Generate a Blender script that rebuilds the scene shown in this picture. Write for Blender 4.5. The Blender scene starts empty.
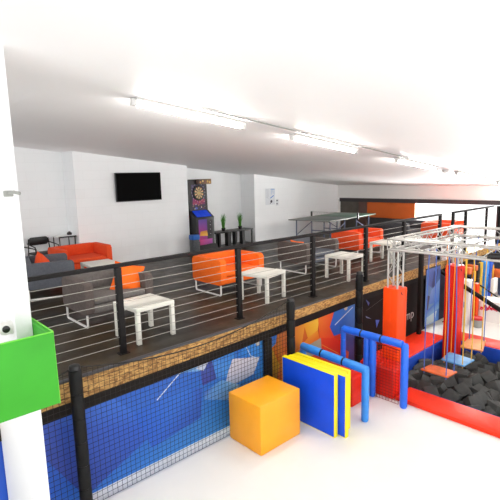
import bpy, bmesh, math, random
from mathutils import Vector, Matrix
random.seed(7)
scene = bpy.context.scene
COL = scene.collection
PI = math.pi

# ------------------------------------------------------------------ materials
def lin(c):
    return tuple(((v/255)/12.92 if v/255 <= .04045 else ((v/255+.055)/1.055)**2.4) for v in c)

def mat(name, rgb, rough=.6, metal=0., noise=0., nscale=8., rgb2=None, bump=0., bscale=60., spec=.5,
        emit=None, estr=0., stretch=(1, 1, 1), coat=0., alpha=1.):
    m = bpy.data.materials.new(name); m.use_nodes = True
    nt = m.node_tree; b = nt.nodes['Principled BSDF']
    c = lin(rgb)
    b.inputs['Base Color'].default_value = (*c, 1)
    b.inputs['Roughness'].default_value = rough
    b.inputs['Metallic'].default_value = metal
    b.inputs['Specular IOR Level'].default_value = spec
    b.inputs['Coat Weight'].default_value = coat
    b.inputs['Alpha'].default_value = alpha
    tc = nt.nodes.new('ShaderNodeTexCoord'); mp = nt.nodes.new('ShaderNodeMapping')
    mp.inputs['Scale'].default_value = stretch
    nt.links.new(tc.outputs['Object'], mp.inputs['Vector'])
    if noise > 0 or rgb2:
        n = nt.nodes.new('ShaderNodeTexNoise'); n.inputs['Scale'].default_value = nscale; n.inputs['Detail'].default_value = 5
        nt.links.new(mp.outputs['Vector'], n.inputs['Vector'])
        r = nt.nodes.new('ShaderNodeValToRGB')
        c2 = lin(rgb2) if rgb2 else tuple(min(1, v*(1+noise)) for v in c)
        c1 = c if rgb2 else tuple(v*(1-noise) for v in c)
        r.color_ramp.elements[0].position = .35; r.color_ramp.elements[1].position = .65
        r.color_ramp.elements[0].color = (*c1, 1); r.color_ramp.elements[1].color = (*c2, 1)
        nt.links.new(n.outputs['Fac'], r.inputs['Fac']); nt.links.new(r.outputs['Color'], b.inputs['Base Color'])
    if bump > 0:
        n2 = nt.nodes.new('ShaderNodeTexNoise'); n2.inputs['Scale'].default_value = bscale
        nt.links.new(mp.outputs['Vector'], n2.inputs['Vector'])
        bp = nt.nodes.new('ShaderNodeBump'); bp.inputs['Strength'].default_value = bump; bp.inputs['Distance'].default_value = .01
        nt.links.new(n2.outputs['Fac'], bp.inputs['Height']); nt.links.new(bp.outputs['Normal'], b.inputs['Normal'])
    if emit:
        b.inputs['Emission Color'].default_value = (*lin(emit), 1); b.inputs['Emission Strength'].default_value = estr
    return m

def print_mat(name, rough=.5):
    m = bpy.data.materials.new(name); m.use_nodes = True
    nt = m.node_tree; b = nt.nodes['Principled BSDF']; b.inputs['Roughness'].default_value = rough
    a = nt.nodes.new('ShaderNodeVertexColor'); a.layer_name = 'ink'
    nt.links.new(a.outputs['Color'], b.inputs['Base Color'])
    return m

def block_wall_mat(name, rgb):
    m = mat(name, rgb, .75)
    nt = m.node_tree; b = nt.nodes['Principled BSDF']
    tc = nt.nodes.new('ShaderNodeTexCoord'); sp = nt.nodes.new('ShaderNodeSeparateXYZ'); cb = nt.nodes.new('ShaderNodeCombineXYZ')
    nt.links.new(tc.outputs['Object'], sp.inputs[0])
    ad = nt.nodes.new('ShaderNodeMath'); ad.operation = 'ADD'
    nt.links.new(sp.outputs['X'], ad.inputs[0]); nt.links.new(sp.outputs['Y'], ad.inputs[1])
    nt.links.new(ad.outputs[0], cb.inputs['X']); nt.links.new(sp.outputs['Z'], cb.inputs['Y'])
    br = nt.nodes.new('ShaderNodeTexBrick'); br.inputs['Scale'].default_value = 1
    br.inputs['Brick Width'].default_value = .4; br.inputs['Row Height'].default_value = .2
    br.inputs['Mortar Size'].default_value = .006; br.inputs['Mortar Smooth'].default_value = .6
    c = lin(rgb)
    br.inputs['Color1'].default_value = (*c, 1); br.inputs['Color2'].default_value = (*[v*.985 for v in c], 1)
    br.inputs['Mortar'].default_value = (*[v*.95 for v in c], 1)
    nt.links.new(cb.outputs[0], br.inputs['Vector']); nt.links.new(br.outputs['Color'], b.inputs['Base Color'])
    return m

def deck_mat():
    m = mat('deck_boards', (58, 52, 46), .3, spec=.2)
    nt = m.node_tree; b = nt.nodes['Principled BSDF']
    tc = nt.nodes.new('ShaderNodeTexCoord')
    br = nt.nodes.new('ShaderNodeTexBrick'); br.inputs['Scale'].default_value = 1
    br.inputs['Brick Width'].default_value = 1.2; br.inputs['Row Height'].default_value = .19; br.inputs['Mortar Size'].default_value = .005
    br.inputs['Color1'].default_value = (*lin((50, 45, 38)), 1); br.inputs['Color2'].default_value = (*lin((38, 34, 29)), 1)
    br.inputs['Mortar'].default_value = (*lin((28, 26, 24)), 1)
    nt.links.new(tc.outputs['Object'], br.inputs['Vector'])
    n = nt.nodes.new('ShaderNodeTexNoise'); n.inputs['Scale'].default_value = .75; n.inputs['Detail'].default_value = 7; n.inputs['Roughness'].default_value = .7
    nt.links.new(tc.outputs['Object'], n.inputs['Vector'])
    r = nt.nodes.new('ShaderNodeValToRGB'); r.color_ramp.elements[0].position = .42; r.color_ramp.elements[1].position = .72
    r.color_ramp.elements[0].color = (0, 0, 0, 1); r.color_ramp.elements[1].color = (.75, .75, .75, 1)
    nt.links.new(n.outputs['Fac'], r.inputs['Fac'])
    mx = nt.nodes.new('ShaderNodeMix'); mx.data_type = 'RGBA'
    nt.links.new(r.outputs['Color'], mx.inputs[0]); nt.links.new(br.outputs['Color'], mx.inputs[6])
    mx.inputs[7].default_value = (*lin((80, 63, 40)), 1)
    nt.links.new(mx.outputs[2], b.inputs['Base Color'])
    n2 = nt.nodes.new('ShaderNodeTexNoise'); n2.inputs['Scale'].default_value = 5
    nt.links.new(tc.outputs['Object'], n2.inputs['Vector'])
    mr = nt.nodes.new('ShaderNodeMapRange'); mr.inputs[3].default_value = .25; mr.inputs[4].default_value = .55
    nt.links.new(n2.outputs['Fac'], mr.inputs[0]); nt.links.new(mr.outputs[0], b.inputs['Roughness'])
    return m

def osb_mat():
    m = mat('strand_board', (168, 122, 66), .65)
    nt = m.node_tree; b = nt.nodes['Principled BSDF']
    tc = nt.nodes.new('ShaderNodeTexCoord'); v = nt.nodes.new('ShaderNodeTexVoronoi'); v.inputs['Scale'].default_value = 38
    mp = nt.nodes.new('ShaderNodeMapping'); mp.inputs['Scale'].default_value = (.6, 1, 1.3)
    nt.links.new(tc.outputs['Object'], mp.inputs[0]); nt.links.new(mp.outputs[0], v.inputs['Vector'])
    sp = nt.nodes.new('ShaderNodeSeparateColor'); nt.links.new(v.outputs['Color'], sp.inputs[0])
    r = nt.nodes.new('ShaderNodeValToRGB')
    r.color_ramp.elements[0].color = (*lin((128, 86, 40)), 1); r.color_ramp.elements[1].color = (*lin((205, 160, 92)), 1)
    nt.links.new(sp.outputs[0], r.inputs['Fac']); nt.links.new(r.outputs['Color'], b.inputs['Base Color'])
    return m

M = dict(
    wall=block_wall_mat('painted_block_wall', (247, 249, 250)),
    ceil=mat('white_ceiling_sheet', (250, 249, 249), .6, noise=.012, nscale=.6),
    band=mat('pale_wall_band', (232, 231, 228), .7),
    column=mat('white_render', (238, 238, 238), .8, bump=.25, bscale=45),
    deck=deck_mat(),
    trim=mat('grey_edge_trim', (62, 62, 68), .4, noise=.1),
    osb=osb_mat(),
    beam=mat('brown_black_beam', (24, 18, 16), .65, spec=.2, noise=.1),
    lowfloor=mat('pale_floor_vinyl', (238, 236, 230), .5, noise=.015, nscale=2),
    darkwall=mat('dark_wall_panel', (28, 22, 21), .7, spec=.15, noise=.12, nscale=3),
    navywall=mat('navy_back_wall', (34, 42, 66), .6, noise=.2, nscale=2.5),
    taupe=mat('taupe_panel', (88, 82, 74), .7, noise=.1, nscale=4),
    lintel=mat('dark_lintel', (58, 52, 54), .6),
    browncol=mat('brown_column', (98, 72, 64), .6, noise=.06),
    orangepan=mat('orange_board', (206, 98, 30), .55, noise=.05, nscale=2),
    lowdark=mat('charcoal_dado', (62, 60, 60), .7, noise=.06),
    rail=mat('dark_rail_paint', (22, 19, 19), .6, noise=.06, spec=.25),
    cable=mat('steel_cable', (176, 174, 166), .4, .5),
    black=mat('black_satin', (22, 21, 22), .4, noise=.1),
    blackpad=mat('black_vinyl', (20, 20, 20), .5, spec=.2, noise=.15, nscale=14, bump=.3, bscale=25),
    screen=mat('black_screen', (2, 2, 2), .6, spec=.05),
    orange=mat('orange_fabric', (248, 106, 10), .85, noise=.05, nscale=40, bump=.15, bscale=300),
    red_orange=mat('red_orange_fabric', (236, 78, 28), .85, noise=.05, nscale=40, bump=.15, bscale=300),
    grey=mat('grey_fabric', (112, 107, 104), .92, noise=.1, nscale=30, bump=.2, bscale=300),
    bluegrey=mat('blue_grey_fabric', (92, 95, 103), .92, noise=.1, nscale=30, bump=.2, bscale=300),
    brown=mat('brown_grey_fabric', (92, 82, 78), .92, noise=.12, nscale=30, bump=.2, bscale=300),
    darkgrey=mat('charcoal_fabric', (66, 66, 70), .9, noise=.1, nscale=30),
    whitemetal=mat('white_metal', (226, 224, 220), .35),
    white=mat('white_lacquer', (226, 224, 214), .45),
    alu=mat('aluminium', (186, 185, 180), .38, .55),
    padorange=mat('orange_vinyl', (246, 74, 8), .4, spec=.3, noise=.05, nscale=6, bump=.35, bscale=9),
    padred=mat('red_vinyl', (222, 34, 10), .4, spec=.3, noise=.08, nscale=6, bump=.4, bscale=11),
    ledge=mat('red_orange_ledge_vinyl', (240, 50, 14), .42, spec=.3, noise=.04, nscale=5, bump=.15, bscale=8),
    blue=mat('blue_vinyl', (28, 104, 226), .34, noise=.06, nscale=9, bump=.3, bscale=14),
    skyblue=mat('sky_blue_vinyl', (52, 140, 226), .34, noise=.08, nscale=9, bump=.3, bscale=14),
    deepblue=mat('deep_blue_vinyl', (10, 76, 222), .4, spec=.3, noise=.05, nscale=5, bump=.15, bscale=12),
    royal=mat('royal_blue_vinyl', (24, 76, 190), .45, noise=.1),
    yellow=mat('yellow_vinyl', (246, 226, 10), .4),
    amber=mat('amber_vinyl', (250, 166, 18), .4, noise=.03, nscale=4),
    green=mat('green_vinyl', (58, 164, 40), .4, spec=.3, noise=.07, nscale=3, bump=.3, bscale=5),
    lime=mat('lime_piping', (110, 205, 64), .45),
    foam=mat('charcoal_foam', (74, 74, 72), .95, noise=.12, nscale=12, bump=.3, bscale=120),
    foamdark=mat('pit_lining', (30, 30, 30), .95),
    rope_o=mat('orange_rope', (238, 140, 40), .7), rope_b=mat('blue_rope', (66, 100, 176), .7), rope_y=mat('yellow_rope', (224, 180, 60), .7),
    plate_o=mat('orange_plywood', (222, 104, 46), .45, noise=.15, nscale=9),
    plate_t=mat('tan_plywood', (226, 150, 84), .45, noise=.12, nscale=9),
    plate_b=mat('blue_plywood', (92, 158, 214), .45, noise=.15, nscale=9),
    net=mat('net_cord', (32, 28, 24), .8),
    rednet=mat('red_net_cord', (150, 22, 12), .8),
    grass=mat('leaf_blades', (74, 146, 40), .6, noise=.3, nscale=20),
    pptop=mat('grey_green_table_top', (92, 100, 96), .45),
    ppgreen=mat('green_table_top', (66, 110, 88), .45),
    steelblue=mat('blue_steel', (88, 96, 124), .4),
    tube=mat('tube_light', (255, 255, 255), .4, emit=(255, 252, 246), estr=52.),
    housing=mat('light_housing', (220, 218, 216), .4),
    binblue=mat('blue_bin_lid', (24, 96, 186), .4), binbody=mat('smoked_bin', (64, 68, 72), .3, noise=.5, nscale=30),
    printed=print_mat('printed_graphics', .45),
    paper=mat('paper', (226, 230, 234), .7),
    redplas=mat('red_plastic', (206, 36, 40), .4), greyplas=mat('grey_plastic', (150, 152, 146), .5),
    tarp=mat('white_tarpaulin', (236, 232, 228), .5, bump=.3, bscale=20),
    lens=mat('black_lens', (40, 38, 38), .2), text=mat('grey_lettering', (176, 172, 170), .5),
)

# ------------------------------------------------------------------ geometry helpers
def NB(): return bmesh.new()

def box(bm, x0, x1, y0, y1, z0, z1, bev=0., seg=2):
    r = bmesh.ops.create_cube(bm, size=1)
    vs = r['verts']
    for v in vs:
        v.co = Vector((x0+(v.co.x+.5)*(x1-x0), y0+(v.co.y+.5)*(y1-y0), z0+(v.co.z+.5)*(z1-z0)))
    if bev > 0:
        es = list({e for v in vs for e in v.link_edges})
        bmesh.ops.bevel(bm, geom=es, offset=bev, segments=seg, affect='EDGES', profile=.5)
    return bm

def tube(bm, pts, r, n=8, closed=False, radii=None):
    pts = [Vector(p) for p in pts]; N = len(pts); rings = []
    up0 = None
    for i, p in enumerate(pts):
        if closed: t = (pts[(i+1) % N]-pts[i-1])
        else: t = pts[min(i+1, N-1)]-pts[max(i-1, 0)]
        t.normalize()
        a = up0 if up0 is not None else (Vector((0, 0, 1)) if abs(t.z) < .9 else Vector((1, 0, 0)))
        s = t.cross(a)
        if s.length < 1e-5: s = t.orthogonal()
        s.normalize(); u = s.cross(t); up0 = u
        rr = radii[i] if radii else r
        rings.append([bm.verts.new(p+s*math.cos(2*PI*k/n)*rr+u*math.sin(2*PI*k/n)*rr) for k in range(n)])
    for i in range(N if closed else N-1):
        A, B = rings[i], rings[(i+1) % N]
        for k in range(n):
            bm.faces.new((A[k], A[(k+1) % n], B[(k+1) % n], B[k]))
    if not closed:
        bm.faces.new(rings[0][::-1]); bm.faces.new(rings[-1])
    return bm

def prism(bm, poly, axis, a0, a1, bev=0.):
    """poly in the two remaining axes (cyclic order), extruded along axis"""
    def P(u, v, a):
        return Vector({'x': (a, u, v), 'y': (u, a, v), 'z': (u, v, a)}[axis])
    A = [bm.verts.new(P(u, v, a0)) for u, v in poly]; B = [bm.verts.new(P(u, v, a1)) for u, v in poly]
    n = len(poly)
    fs = [bm.faces.new(A), bm.faces.new(B[::-1])]
    for i in range(n): fs.append(bm.faces.new((A[i], B[i], B[(i+1) % n], A[(i+1) % n])))
    if bev > 0:
        es = [e for f in fs[:2] for e in f.edges]
        bmesh.ops.bevel(bm, geom=es, offset=bev, segments=2, affect='EDGES', profile=.5)
    return bm

def lathe(bm, prof, c=(0, 0, 0), n=20):
    rings = [[bm.verts.new((c[0]+r*math.cos(2*PI*k/n), c[1]+r*math.sin(2*PI*k/n), c[2]+z)) for k in range(n)] for r, z in prof]
    for A, B in zip(rings, rings[1:]):
        for k in range(n): bm.faces.new((A[k], A[(k+1) % n], B[(k+1) % n], B[k]))
    bm.faces.new(rings[0][::-1]); bm.faces.new(rings[-1])
    return bm

def rrect(x0, x1, y0, y1, r, n=5, corners=(1, 1, 1, 1)):
    """rounded rectangle outline, corners: ll, lr, ur, ul"""
    out = []
    cs = [(x0+r, y0+r, PI), (x1-r, y0+r, 1.5*PI), (x1-r, y1-r, 0), (x0+r, y1-r, .5*PI)]
    sharp = [(x0, y0), (x1, y0), (x1, y1), (x0, y1)]
    for i, (cx, cy, a) in enumerate(cs):
        if corners[i]:
            for k in range(n+1):
                t = a+.5*PI*k/n; out.append((cx+r*math.cos(t), cy+r*math.sin(t)))
        else: out.append(sharp[i])
    return out

def obj(name, bm, m, parent=None, smooth=True, ink=None):
    bmesh.ops.recalc_face_normals(bm, faces=bm.faces)
    me = bpy.data.meshes.new(name); bm.to_mesh(me); bm.free()
    me.materials.append(M[m] if isinstance(m, str) else m)
    if smooth and len(me.polygons):
        me.polygons.foreach_set('use_smooth', [True]*len(me.polygons))
        try: me.set_sharp_from_angle(angle=math.radians(40))
        except Exception: pass
    o = bpy.data.objects.new(name, me); COL.objects.link(o)
    if parent is not None: o.parent = parent
    return o

def tag(o, label, cat, group=None):
    o['label'] = label; o['category'] = cat
    if group: o['group'] = group
    return o

def thing(name, label, cat, loc=(0, 0, 0), rz=0, group=None):
    o = bpy.data.objects.new(name, None); COL.objects.link(o)
    o.empty_display_size = .1
    o.location = loc; o.rotation_euler = (0, 0, rz)
    return tag(o, label, cat, group)

def struct(name, bm, m, smooth=False):
    o = obj(name, bm, m, smooth=smooth); o['kind'] = 'structure'; return o

def copy_tree(o, parent=None):
    c = o.copy(); COL.objects.link(c)
    if parent is not None: c.parent = parent
    for ch in list(o.children): copy_tree(ch, c)
    return c

def dup(root, loc, rz, label, group=None):
    c = copy_tree(root); c.location = loc; c.rotation_euler = (0, 0, rz)
    c['label'] = label
    if group: c['group'] = group
    return c

class Ink:
    """flat printed artwork: polygons with a colour per corner"""
    def __init__(s, fn): s.bm = NB(); s.fn = fn; s.cols = []; s.k = 0
    def poly(s, pts, cols, lift=None):
        s.k += 1
        if not isinstance(cols, list): cols = [cols]*len(pts)
        d = lift if lift is not None else s.k*.00025
        vs = [s.bm.verts.new(s.fn(p[0], p[1], d)) for p in pts]
        f = s.bm.faces.new(vs); s.cols.append(cols)
    def line(s, pts, w, col):
        for a, b in zip(pts, pts[1:]):
            dx, dy = b[0]-a[0], b[1]-a[1]; L = math.hypot(dx, dy); nx, ny = -dy/L*w/2, dx/L*w/2
            s.poly([(a[0]+nx, a[1]+ny), (b[0]+nx, b[1]+ny), (b[0]-nx, b[1]-ny), (a[0]-nx, a[1]-ny)], col)
    def disc(s, c, r, col, n=14, lift=None):
        s.poly([(c[0]+r*math.cos(2*PI*k/n), c[1]+r*math.sin(2*PI*k/n)) for k in range(n)], col, lift)
    def build(s, name, parent=None):
        me = bpy.data.meshes.new(name); s.bm.to_mesh(me); s.bm.free()
        a = me.color_attributes.new('ink', 'FLOAT_COLOR', 'CORNER')
        for p, cols in zip(me.polygons, s.cols):
            for li, c in zip(p.loop_indices, cols): a.data[li].color = (*lin(c), 1)
        me.materials.append(M['printed'])
        o = bpy.data.objects.new(name, me); COL.objects.link(o)
        if parent is not None: o.parent = parent
        return o

# ------------------------------------------------------------------ camera
f_px = 457.0
upc = Vector((-75, 2900, 457)).normalized()
uc = Vector((505/f_px, 85/f_px, -1)).normalized(); uc = (uc-upc*uc.dot(upc)).normalized()
vc = upc.cross(uc)
R = Matrix((uc, vc, upc))
cam = bpy.data.cameras.new('camera'); cam.sensor_width = 36; cam.lens = f_px/500*36; cam.clip_start = .05; cam.clip_end = 200
co = bpy.data.objects.new('camera', cam); COL.objects.link(co)
co.matrix_world = Matrix.Translation((0, 0, 1.95)) @ R.to_4x4()
scene.camera = co

# ------------------------------------------------------------------ setting
def zc(x, y): return 2.944-.106*x+.01*y
XE = 13.45
LOW = -1.3

def ceil_slab():
    bm = NB(); vs = []
    for dz in (0, .15):
        for x, y in ((-3, -1), (XE+.25, -1), (XE+.25, 10.85), (-3, 10.85)): vs.append(bm.verts.new((x, y, zc(x, y)+dz)))
    for f in ((0, 1, 2, 3), (7, 6, 5, 4), (0, 4, 5, 1), (1, 5, 6, 2), (2, 6, 7, 3), (3, 7, 4, 0)): bm.faces.new([vs[i] for i in f])
    return bm
struct('ceiling', ceil_slab(), 'ceil')
def sloped_wall(bm, x0, x1, y0, y1, z0=0.):
    vs = [bm.verts.new((x, y, z)) for x, y, z in
          ((x0, y0, z0), (x1, y0, z0), (x1, y1, z0), (x0, y1, z0), (x0, y0, zc(x0, y0)), (x1, y0, zc(x1, y0)), (x1, y1, zc(x1, y1)), (x0, y1, zc(x0, y1)))]
    for f in ((3, 2, 1, 0), (4, 5, 6, 7), (0, 1, 5, 4), (1, 2, 6, 5), (2, 3, 7, 6), (3, 0, 4, 7)): bm.faces.new([vs[i] for i in f])
bm = NB()
sloped_wall(bm, -3, XE+.25, 10.6, 10.8, -.05)
sloped_wall(bm, 4.0, 6.97, 10.0, 10.6)
sloped_wall(bm, 9.36, XE, 10.0, 10.6)
struct('wall_back', bm, 'wall')
bm = NB(); box(bm, -2.95, XE+.25, 4.461, 10.85, -.06, 0); struct('floor', bm, 'deck')
bm = NB(); box(bm, .0, XE+.25, 4.399, 4.46, -.055, .014, .006); struct('trim_edge', bm, 'trim', True)
# far wall around the bright opening
bm = NB()
vs = [bm.verts.new(p) for p in ((XE, -1, 1.16), (XE, 10.6, 1.16), (XE, 10.6, zc(XE, 10.6)), (XE, -1, zc(XE, -1)), (XE+.2, -1, 1.16), (XE+.2, 10.6, 1.16), (XE+.2, 10.6, zc(XE+.2, 10.6)), (XE+.2, -1, zc(XE+.2, -1)))]
for f in ((0, 1, 2, 3), (7, 6, 5, 4), (0, 4, 5, 1), (1, 5, 6, 2), (2, 6, 7, 3), (3, 7, 4, 0)): bm.faces.new([vs[i] for i in f])
box(bm, XE, XE+.2, 9.9, 10.0, 0, 1.14)
struct('wall_end', bm, 'band')
bm = NB(); box(bm, XE-.04, XE+.2, -1, 9.9, 1.045, 1.17, .004); struct('trim_lintel', bm, 'lintel')
bm = NB(); box(bm, XE+.02, XE+.15, 9.1, 9.9, .0, 1.045); struct('wall_panel', bm, 'taupe')
bm = NB(); box(bm, XE-.03, XE+.15, 8.79, 9.1, 0, 1.045, .005); struct('trim_column', bm, 'browncol')
bm = NB(); box(bm, XE+.03, XE+.15, 7.06, 8.79, 0, .53); struct('wall_dado', bm, 'lowdark')
bm = NB(); box(bm, XE+.01, XE+.12, 7.06, 8.79, .53, 1.045, .004)
tag(obj('wall_board', bm, 'orangepan', smooth=False), 'large plain orange board filling the far wall left of the bright opening', 'board')
def wavy(y0, y1, x, z0, z1, amp=.02, n=24, th=.02):
    bm = NB(); A = []
    for i in range(n+1):
        y = y0+(y1-y0)*i/n; xx = x+amp*math.sin(i*1.9)
        A.append([bm.verts.new((xx+d, y, z)) for d, z in ((0, z0), (0, z1), (th, z1), (th, z0))])
    for a, b in zip(A, A[1:]):
        for k in range(4): bm.faces.new((a[k], a[(k+1) % 4], b[(k+1) % 4], b[k]))
    bm.faces.new(A[0]); bm.faces.new(A[-1][::-1])
    return bm
tag(obj('curtain', wavy(4.1, 4.64, XE-.12, -.25, 1.03), 'black'), 'black curtain hanging at the right edge of the bright opening', 'curtain')

# lower level
bm = NB()
PX0, PX1, PY0, PY1 = 6.15, 8.67, 1.5, 3.8          # foam pit
box(bm, -3, PX0, -1, 4.6, LOW-.1, LOW); box(bm, PX1, 14.6, -1, 4.6, LOW-.1, LOW)
box(bm, PX0, PX1, -1, PY0, LOW-.1, LOW); box(bm, PX0, PX1, PY1, 4.6, LOW-.1, LOW)
struct('floor_lower', bm, 'lowfloor')
bm = NB()
box(bm, PX0-.1, PX1+.1, PY0-.1, PY1+.1, -1.88, -1.78)
for a in ((PX0-.08, PX0, PY0, PY1), (PX1, PX1+.08, PY0, PY1), (PX0, PX1, PY0-.08, PY0), (PX0, PX1, PY1, PY1+.08)): box(bm, a[0], a[1], a[2], a[3], -1.78, LOW-.1)
struct('floor_pit', bm, 'foamdark')
bm = NB(); box(bm, -3, 14.6, 4.46, 4.56, LOW, -.07); struct('wall_lower', bm, 'navywall')
bm = NB(); box(bm, 14.6, 14.7, -1, 4.56, LOW, 1.1); struct('wall_far', bm, 'navywall')
# fascia of strand board and the dark beam below it (both rise a little to the right)
def band(pts_top, pts_bot, y0, y1):
    bm = NB(); A = []
    for (x, zt), (_, zb) in zip(pts_top, pts_bot): A.append([bm.verts.new(p) for p in ((x, y0, zt), (x, y1, zt), (x, y1, zb), (x, y0, zb))])
    for a, b in zip(A, A[1:]):
        for k in range(4): bm.faces.new((a[k], a[(k+1) % 4], b[(k+1) % 4], b[k]))
    bm.faces.new(A[0]); bm.faces.new(A[-1][::-1]); return bm
xs = (.5, 1.9, 3.2, 4.75, 6.5, 8.7, 10, XE+.2)
osb_t = (-.005, -.005, -.005, -.005, .03, .075, .06, .06)
osb_b = (-.225, -.205, -.185, -.14, -.09, -.12, -.1, -.1)
beam_b = (-.345, -.325, -.3, -.245, -.2, -.19, -.17, -.17)
struct('trim_fascia', band(list(zip(xs, osb_t)), list(zip(xs, osb_b)), 4.375, 4.398), 'osb')
struct('trim_beam', band(list(zip(xs, osb_b)), list(zip(xs, beam_b)), 4.36, 4.398), 'beam')

# left: white column with camera, green pad
bm = NB()
sloped_wall(bm, .885, .995, 3.5, 4.37, LOW)
struct('wall_column', bm, 'column')
def dome_camera():
    t = thing('dome_camera', 'small white dome security camera with dark lens on the white column', 'security camera', (.885, 3.61, .905), 0)
    bm = NB(); lathe(bm, [(.052, 0), (.052, .015), (.047, .028)], n=24)
    bmesh.ops.rotate(bm, verts=bm.verts, matrix=Matrix.Rotation(-PI/2, 3, 'Y')); obj('base', bm, 'whitemetal', t)
    bm = NB(); bmesh.ops.create_uvsphere(bm, u_segments=24, v_segments=16, radius=.05); bmesh.ops.translate(bm, verts=bm.verts, vec=(-.045, 0, 0)); obj('ball', bm, 'whitemetal', t)
    bm = NB(); lathe(bm, [(.026, .0), (.026, .014), (.02, .018)], n=20); d = Vector((-.1, -.93, .1)).normalized()
    bmesh.ops.rotate(bm, verts=bm.verts, matrix=d.to_track_quat('Z', 'Y').to_matrix()); bmesh.ops.translate(bm, verts=bm.verts, vec=Vector((-.045, 0, 0))+d*.04); obj('lens', bm, 'lens', t)
dome_camera()
bm = NB(); box(bm, -.02, 0, -.03, .03, -.02, .02, .004); tube(bm, [(-.02, 0, 0), (-.07, -.02, .01), (-.1, -.05, 0)], .012, 8)
o = tag(obj('wall_bracket', bm, 'greyplas'), 'small grey bracket fixed high on the white column', 'bracket'); o.location = (.927, 3.5, 1.885); o.rotation_euler = (0, 0, PI/2)
def green_pad():
    t = thing('corner_pad', 'bright green vinyl pad wrapped around the foot of the white column', 'pad', (.997, 3.2, .40))
    h = .53
    bm = NB(); box(bm, -1.35, .045, -.02, .02, 0, h, .012); obj('front_pad', bm, 'green', t)
    bm = NB(); box(bm, .004, .045, .02, 1.1, 0, h, .012); obj('side_pad', bm, 'green', t)
    bm = NB(); tube(bm, [(-1.35, -.012, h), (.04, -.012, h), (.04, -.012, 0)], .006, 6); obj('piping', bm, 'lime', t)['label'] = 'pale lime edge piping'
    bm = NB(); tube(bm, [(.04, 0, h), (.04, 1.09, h)], .006, 6); obj('piping', bm, 'lime', t)['label'] = 'pale lime edge piping'
green_pad()

# ------------------------------------------------------------------ ceiling lights
SL = math.atan(.106)
def ceiling_light(L=1.4):
    t = thing('ceiling_light', 'x', 'light', group='ceiling tube lights')
    bm = NB(); box(bm, -L/2, L/2, -.065, .065, -.03, 0, .008); obj('housing', bm, 'housing', t)
    bm = NB(); tube(bm, [(-L/2+.03, 0, -.052), (L/2-.03, 0, -.052)], .025, 12); obj('tube', bm, 'tube', t)
    for s in (-1, 1):
        bm = NB(); box(bm, s*L/2-.03, s*L/2+.03, -.028, .028, -.078, -.01, .008); obj('end_cap', bm, 'housing', t)
    return t
L0 = ceiling_light()
for i, (x, lab) in enumerate(((2.98, 'nearest ceiling tube light, above and right of the television'), (5.24, 'second ceiling tube light, above the railing and right of the notices'),
                              (7.85, 'third ceiling tube light, small and bright near the far end'), (10.2, 'fourth ceiling tube light near the end wall band'), (12.5, 'farthest ceiling tube light at the right edge above the lintel'))):
    o = L0 if i == 0 else copy_tree(L0)
    o.location = (x, 4.1, zc(x, 4.1)); o.rotation_euler = (0, SL, 0); o['label'] = lab
bm = NB(); tube(bm, [(2.9, 3.88, zc(2.9, 3.88)-.009), (7.2, 3.92, zc(7.2, 3.92)-.009)], .008, 8)
tag(obj('cable_conduit', bm, 'greyplas'), 'thin grey conduit running along the white ceiling beside the tube lights', 'conduit')
bm = NB(); lathe(bm, [(.06, 0), (.06, -.03), (.03, -.06)], n=16)
o = tag(obj('smoke_detector', bm, 'housing'), 'small pale smoke detector on the ceiling between two far lights', 'smoke detector'); o.location = (9.2, 4.2, zc(9.2, 4.2))

# ------------------------------------------------------------------ railing
def railing(name, label, x0, x1, posts, slim=()):
    t = thing(name, label, 'railing', (0, 4.7, 0), 0, 'deck edge railings')
    bm = NB(); box(bm, x0, x1, -.03, .03, 1.003, 1.046, .006); obj('handrail', bm, 'rail', t)
    for x in posts:
        w = .018 if x in slim else .034
        bm = NB(); box(bm, x-w, x+w, -.03, .03, 0, 1.0, .004); box(bm, x-.06, x+.06, -.05, .05, 0, .008); obj('post', bm, 'rail', t)
    for k in range(9):
        z = .1+k*.1
        bm = NB(); tube(bm, [(x0+.02, 0, z), (x1-.02, 0, z)], .0032, 6); obj('cable', bm, 'cable', t)
railing('deck_railing', 'long dark cable railing along the deck edge in front of the lounge seats', 1.05, 10.17, (1.1, 2.28, 4.06, 5.66, 7.17, 8.53, 10.13))
railing('deck_railing', 'short far cable railing crossing the bright opening at the right', 10.76, XE-.15, (10.8, 11.51, 12.83), (12.83,))

# ------------------------------------------------------------------ sofas
def sofa(fab, label, loc, rz=0, W=1.05, arm_fab=None, group='tub loveseats on the deck'):
    D, Hh, zb = .8, .62, .19
    t = thing('loveseat', label, 'sofa', loc, rz, group)
    af = arm_fab or fab
    # backrest, two arms as one tub height; origin at centre of footprint, front is -y
    bm = NB(); prism(bm, rrect(-W/2+.11, W/2-.11, zb, Hh, .02), 'y', D/2-.14, D/2, .02); obj('backrest', bm, fab, t)
    for s in (-1, 1):
        bm = NB(); x0, x1 = (s*W/2, s*(W/2-.12)) if s < 0 else (W/2-.12, W/2)
        prism(bm, rrect(-D/2, D/2, zb, Hh, .045), 'x', x0, x1, .018); obj('armrest', bm, af, t)
    bm = NB(); box(bm, -W/2+.115, W/2-.115, -D/2+.01, D/2-.13, zb+.01, .31, .015); obj('seat_base', bm, fab, t)
    bm = NB(); box(bm, -W/2+.122, W/2-.122, -D/2+.0, D/2-.145, .312, .41, .035, 3); obj('seat_cushion', bm, fab, t)
    for s in (-1, 1):
        x = s*(W/2-.03); bm = NB()
        path = [(x, -D/2+.05, zb+.02), (x, -D/2+.05, .045), (x, -D/2+.06, .02), (x, -D/2+.085, .014), (x, D/2-.085, .014), (x, D/2-.06, .02), (x, D/2-.05, .045), (x, D/2-.05, zb+.02)]
        tube(bm, path, .0155, 8); obj('sled_leg', bm, 'whitemetal', t)['label'] = 'white tubular sled leg'
    return t
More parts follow.
